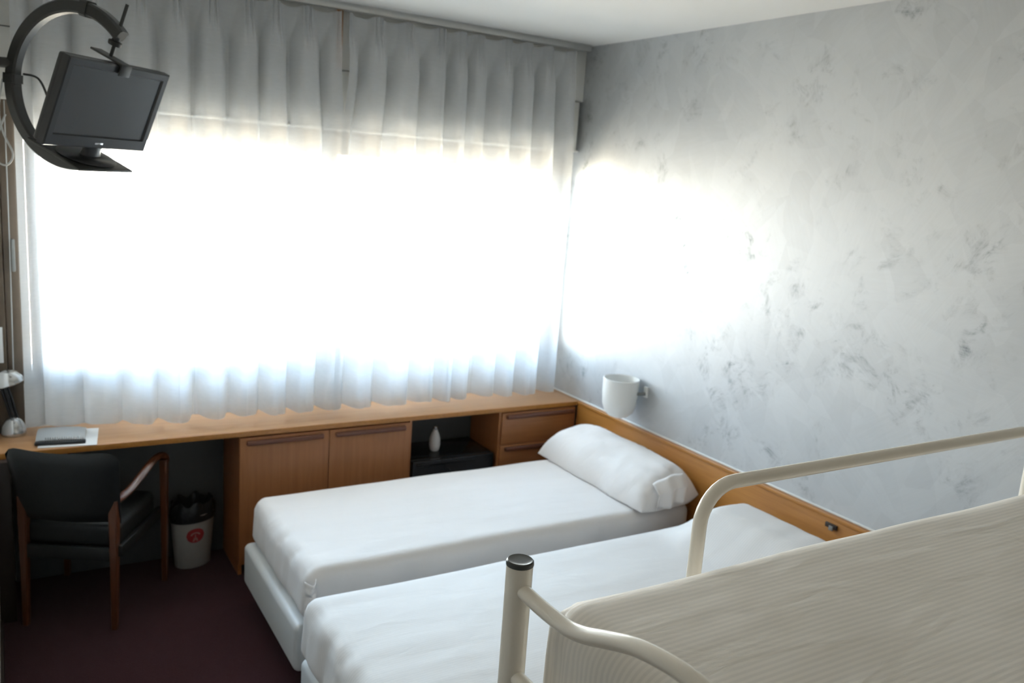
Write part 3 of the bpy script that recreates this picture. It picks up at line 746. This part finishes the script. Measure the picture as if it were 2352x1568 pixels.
cp = box('clamp_plate', (-0.024, 0.024, -0.010, 0.128, 0.1515, 0.1585), 'blackpaint', ma, 0.001, local=True)
box('clamp_lip', (-0.024, 0.024, -0.011, -0.006, 0.118, 0.157), 'blackpaint', cp, 0.001, local=True)
sh = box('shelf', (-0.125, 0.125, -0.065, 0.165, -0.205, -0.1965), 'blackpaint', ma, 0.002, local=True)
box('shelf_bracket', (-0.020, 0.020, 0.01, 0.13, -0.232, -0.205), 'blackpaint', sh, 0.003, local=True)
# stub that fixes the arm to the left wall
wp = arcpt(188, ar); inv = Matrix.Translation(TC) @ RT.to_4x4()
wpw = inv @ wp; wl0 = inv.inverted() @ Vector((XL+0.004, wpw.y+0.05, wpw.z)); 
tube('wall_stub', [wp, wl0], 0.018, 'blackpaint', ma, 14, local=True)
pw0 = inv.inverted() @ Vector((XL, wpw.y+0.05, wpw.z))
bm = add_box(BM(), XL+0.0005, XL+0.008, wpw.y-0.02, wpw.y+0.12, wpw.z-0.10, wpw.z+0.10, 0.002, 1); bm.transform(inv.inverted()); obj('wall_plate', bm, 'blackpaint', ma, True)
def wpt(n, w, u=0.0): return inv @ Vector((u, -n, w))
cbl = smooth_path([wpt(-0.395, -0.06, 0.02), wpt(-0.34, -0.05, 0.03), wpt(-0.27, -0.09, 0.02), wpt(-0.19, -0.135, -0.02), wpt(-0.13, -0.15, -0.05), wpt(-0.10, -0.13, -0.10), wpt(-0.079, -0.09, -0.12)], 8)
tag(tube('power_cable', cbl, 0.004, 'blackplastic', None, 8), 'thin black cable sagging from the arm to the back of the television', 'cable')
b0 = wpt(-0.425, -0.12, -0.02)
lp = [b0 + Vector((0, 0, 0.02)), b0+Vector((-0.015, -0.01, -0.08)), b0+Vector((-0.006, -0.03, -0.16)), b0+Vector((0.022, -0.03, -0.235)), b0+Vector((0.0, -0.03, -0.275)), b0+Vector((-0.032, -0.03, -0.25)), b0+Vector((-0.020, -0.03, -0.17)), b0+Vector((0.004, -0.02, -0.10))]
tag(tube('antenna_cable', smooth_path(lp, 8), 0.0032, 'cable', None, 8), 'pale grey cable looped below the television arm at the left edge', 'cable')

# ------------------------------------------------------------------ armchair at the desk
cy = -0.51
ch = empty('armchair', (-2.748, -0.525, 0), Matrix.Rotation(cy, 3, 'Z').to_quaternion(), label='black upholstered armchair with reddish wooden legs pushed under the desk', cat='chair')
# local: x = right, y = forwards (to the desk), origin midway between the rear legs
CW, CF, CD = 0.188, 0.232, 0.445
for s in (-1, 1):
    bm = BM()
    def leg_sweep(path, w0, w1, d0, d1):
        rings = []; n = len(path)
        for i, p in enumerate(path):
            t = i/(n-1); a = (w0+(w1-w0)*t)/2; b = (d0+(d1-d0)*t)/2; c_ = 0.004
            rings.append([bm.verts.new((p[0]+dx, p[1]+dy, p[2])) for dx, dy in ((-a+c_, -b), (a-c_, -b), (a, -b+c_), (a, b-c_), (a-c_, b), (-a+c_, b), (-a, b-c_), (-a, -b+c_))])
        for A, B in zip(rings, rings[1:]):
            for k in range(8): bm.faces.new((A[k], A[(k+1) % 8], B[(k+1) % 8], B[k]))
        bm.faces.new(rings[0][::-1]); bm.faces.new(rings[-1])
    leg_sweep([(s*CW, -0.01, 0.0), (s*CW, 0.0, 0.30), (s*CW, 0.005, 0.585)], 0.024, 0.038, 0.026, 0.042)
    obj('leg', bm, 'chairwood', ch, True)
    bm = BM(); leg_sweep([(s*CF, CD, 0.0), (s*CF, CD, 0.35), (s*CF, CD, 0.615)], 0.024, 0.034, 0.026, 0.038)
    obj('leg', bm, 'chairwood', ch, True)
    path = smooth_path([(s*CW, 0.0, 0.575), (s*(CW+0.004), 0.06, 0.572), (s*(CW+0.014), 0.15, 0.585), (s*(CW+0.026), 0.25, 0.618), (s*(CW+0.036), 0.34, 0.646), (s*(CW+0.042), 0.41, 0.648), (s*CF, 0.455, 0.628), (s*CF, 0.462, 0.600)], 6)
    tube('armrest', path, 0.019, 'chairwood', ch, 12, True, squash=(0.75, 1.0))
    box('side_rail', (s*(CW+0.022)-0.011, s*(CW+0.022)+0.011, 0.0, CD, 0.33, 0.38), 'blackvinyl', ch, 0.004, local=True)
box('rear_rail', (-CW, CW, -0.012, 0.012, 0.31, 0.37), 'blackvinyl', ch, 0.004, local=True)
cushion('seat', -0.200, 0.200, 0.012, 0.43, 0.355, 0.470, 0.035, 'blackvinyl', ch, 0.06, None, True)
# curved upholstered back
bm = BM(); NX, NZ_ = 22, 12; f = {}
for s in (0, 1):
    for i in range(NX+1):
        for j in range(NZ_+1):
            u = -1+2*i/NX; v = j/NZ_
            x = u*(0.208+0.022*v); z = 0.485 + 0.335*v + 0.012*(1-u*u)*(-1 if v > 0.5 else 0)*v
            zr = 0.012*abs(u)**6 + 0.030*abs(u)**14*sstep(0.6, 1.0, v)
            yb = -0.02 - 0.065*v + 0.050*u*u*0.9
            th = 0.042*(max(0, 1-abs(u)**8)**0.5)*(max(0, 1-abs(2*v-1)**8)**0.5)
            f[s, i, j] = bm.verts.new((x, yb + (th if s else -th*0.45), z-zr))
for s in (0, 1):
    for i in range(NX):
        for j in range(NZ_): bm.faces.new((f[s, i, j], f[s, i+1, j], f[s, i+1, j+1], f[s, i, j+1]))
bmesh.ops.remove_doubles(bm, verts=bm.verts, dist=0.0004)
obj('backrest', bm, 'blackvinyl', ch, True)

# ------------------------------------------------------------------ waste bin
BC = (-2.175, -0.112, 0.0); brz = 0.35
bn = empty('waste_bin', BC, label='white oval waste bin with a red emblem under the desk', cat='bin')
lathe('body', [(0, 0.0), (0.086, 0.0), (0.090, 0.004), (0.112, 0.275), (0.114, 0.282), (0.109, 0.282), (0.087, 0.010), (0, 0.008)], BC, 'binwhite', bn, 40, 1.0, 0.72, brz)
bm = BM(); rows = []
for (r, z, a) in ((0.113, 0.245, 0.0), (0.1155, 0.268, 0.002), (0.1155, 0.288, 0.006), (0.110, 0.315, 0.010), (0.102, 0.340, 0.014), (0.095, 0.318, 0.012), (0.088, 0.24, 0.008)):
    rg_ = []
    for k in range(56):
        t = 2*math.pi*k/56; rr = r + a*math.sin(t*9+r*100)*0.5+a*noise.noise(Vector((math.cos(t)*3, math.sin(t)*3, z*9)))
        x, y = rr*math.cos(t), rr*0.72*math.sin(t); zz = z + a*0.9*math.sin(t*7+1)
        rg_.append(bm.verts.new((BC[0]+x*math.cos(brz)-y*math.sin(brz), BC[1]+x*math.sin(brz)+y*math.cos(brz), zz)))
    rows.append(rg_)
for A, B in zip(rows, rows[1:]):
    for k in range(56): bm.faces.new((A[k], A[(k+1) % 56], B[(k+1) % 56], B[k]))
bl = obj('bin_bag', bm, 'bag', bn); bl['label'] = 'black plastic bag folded over the rim'
# round emblem following the curved wall of the bin
def on_bin(ang, z, off=0.001):
    r = 0.090+(z-0.004)/(0.271)*0.022
    x, y = (r+off)*math.cos(ang), (r+off)*0.72*math.sin(ang)+0.0
    return (BC[0]+x*math.cos(brz)-y*math.sin(brz), BC[1]+x*math.sin(brz)+y*math.cos(brz), z)
def decal(name, pts2, mat, off, parent, ac_=-1.83, zc=0.178):
    bm = BM(); c = bm.verts.new(on_bin(ac_, zc, off)) if pts2 is None else None
    for poly in pts2:
        vs_ = [bm.verts.new(on_bin(ac_ + a/0.085, zc + b, off)) for a, b in poly]
        bm.faces.new(vs_)
    return obj(name, bm, mat, parent, smooth=False)
disc = []
for i in range(12):
    x0, x1 = -0.038+0.076*i/12, -0.038+0.076*(i+1)/12
    h0, h1 = math.sqrt(max(0, 0.038**2-x0*x0)), math.sqrt(max(0, 0.038**2-x1*x1))
    disc.append([(x0, -h0-1e-5), (x1, -h1-1e-5), (x1, h1+1e-5), (x0, h0+1e-5)])
em = decal('emblem', disc, 'red', 0.0012, bn)
# pale arch and two feet inside the emblem
arch = []
for i in range(10):
    a0, a1 = math.pi*i/10, math.pi*(i+1)/10
    arch.append([(0.020*math.cos(a0), 0.002+0.016*math.sin(a0)), (0.020*math.cos(a1), 0.002+0.016*math.sin(a1)), (0.013*math.cos(a1), 0.002+0.010*math.sin(a1)), (0.013*math.cos(a0), 0.002+0.010*math.sin(a0))])
arch += [[(-0.012, -0.030), (-0.004, -0.030), (-0.003, -0.012), (-0.006, -0.010)], [(0.012, -0.030), (0.004, -0.030), (0.003, -0.012), (0.006, -0.010)], [(-0.002, -0.024), (0.002, -0.024), (0.002, 0.006), (-0.002, 0.006)]]
decal('emblem_mark', arch, 'redlight', 0.0020, em)

# ------------------------------------------------------------------ desk lamp at the left end
LB = (-2.932, -0.095, DZ)
dl = empty('desk_lamp', LB, label='silver desk lamp with domed base and black twin rods at the left edge', cat='lamp')
lathe('base', [(0, 0), (0.050, 0), (0.052, 0.006), (0.050, 0.018), (0.045, 0.044), (0.031, 0.070), (0.012, 0.082), (0, 0.084)], LB, 'silver', dl, 32)
for dx in (-0.014, 0.014):
    rd = tube('arm_rod', [(LB[0]+dx+0.004, LB[1], 0.825), (LB[0]+dx-0.030, LB[1]-0.005, 0.985)], 0.0045, 'blackplastic', dl, 10)
tube('arm_core', [(LB[0]+0.004, LB[1], 0.82), (LB[0]-0.030, LB[1]-0.005, 0.985)], 0.010, 'blackplastic', dl, 12)
bm = BM(); add_lathe(bm, [(0.052, 0.0), (0.056, 0.004), (0.054, 0.022), (0.042, 0.048), (0.020, 0.064), (0, 0.068)], (0, 0, 0), 28, 1.15, 0.9)
add_lathe(bm, [(0.0, 0.060), (0.018, 0.058), (0.038, 0.044), (0.049, 0.021), (0.050, 0.002), (0.052, 0.0)], (0, 0, 0), 28, 1.15, 0.9)
bm.transform(Matrix.Translation((LB[0]-0.010, LB[1]-0.012, 0.985)) @ Matrix.Rotation(-0.30, 4, 'Y'))
obj('lamp_head', bm, 'silver', dl)

# ------------------------------------------------------------------ papers on the desk
pz = DZ+0.0005; rp = -0.12
def rotp(x, y, c=(-2.725, -0.225), a=rp): return (c[0]+x*math.cos(a)-y*math.sin(a), c[1]+x*math.sin(a)+y*math.cos(a))
sheet_ = box('paper_sheet', (-0.115, 0.115, -0.120, 0.130, 0.0, 0.0025), 'paper', None, 0.0005)
sheet_.location = (-2.720, -0.225, pz); sheet_.rotation_euler = (0, 0, rp)
tag(sheet_, 'white paper sheet under the grey folder on the desk', 'paper')
fd = empty('spiral_folder', (-2.745, -0.215, pz+0.003), Matrix.Rotation(rp, 3, 'Z').to_quaternion(), label='grey spiral-bound folder with dark spine lying on the white sheet', cat='folder')
bm = BM(); n = 16; A = []
for i in range(n+1):
    t = i/n; y = -0.075+0.155*t; z = 0.012+0.018*math.sin(t*math.pi*0.85)**0.8
    A.append([bm.verts.new((x, y, zz)) for x, zz in ((-0.10, z), (-0.08, z+0.004), (0.0, z+0.006), (0.06, z+0.002), (0.092, z-0.004), (0.092, 0.002), (-0.10, 0.002))])
for a, b in zip(A, A[1:]):
    for k in range(7): bm.faces.new((a[k], a[(k+1) % 7], b[(k+1) % 7], b[k]))
bm.faces.new(A[0]); bm.faces.new(A[-1][::-1])
obj('cover', bm, 'greycover', fd, True)
box('spine', (-0.102, 0.096, -0.104, -0.074, 0.0005, 0.013), 'blackplastic', fd, 0.004, local=True)
bm = BM()
for i in range(17):
    x = -0.06+0.009*i
    add_tube(bm, [(x, -0.082+0.013*math.cos(a), 0.0155+0.013*math.sin(a)) for a in [2*math.pi*k/10 for k in range(10)]], 0.0016, 6, closed=True)
sr = obj('spiral_binding', bm, 'silver', fd, True); sr['kind'] = 'stuff'

for o in bpy.data.objects:
    if '_local' in o.keys(): del o['_local']
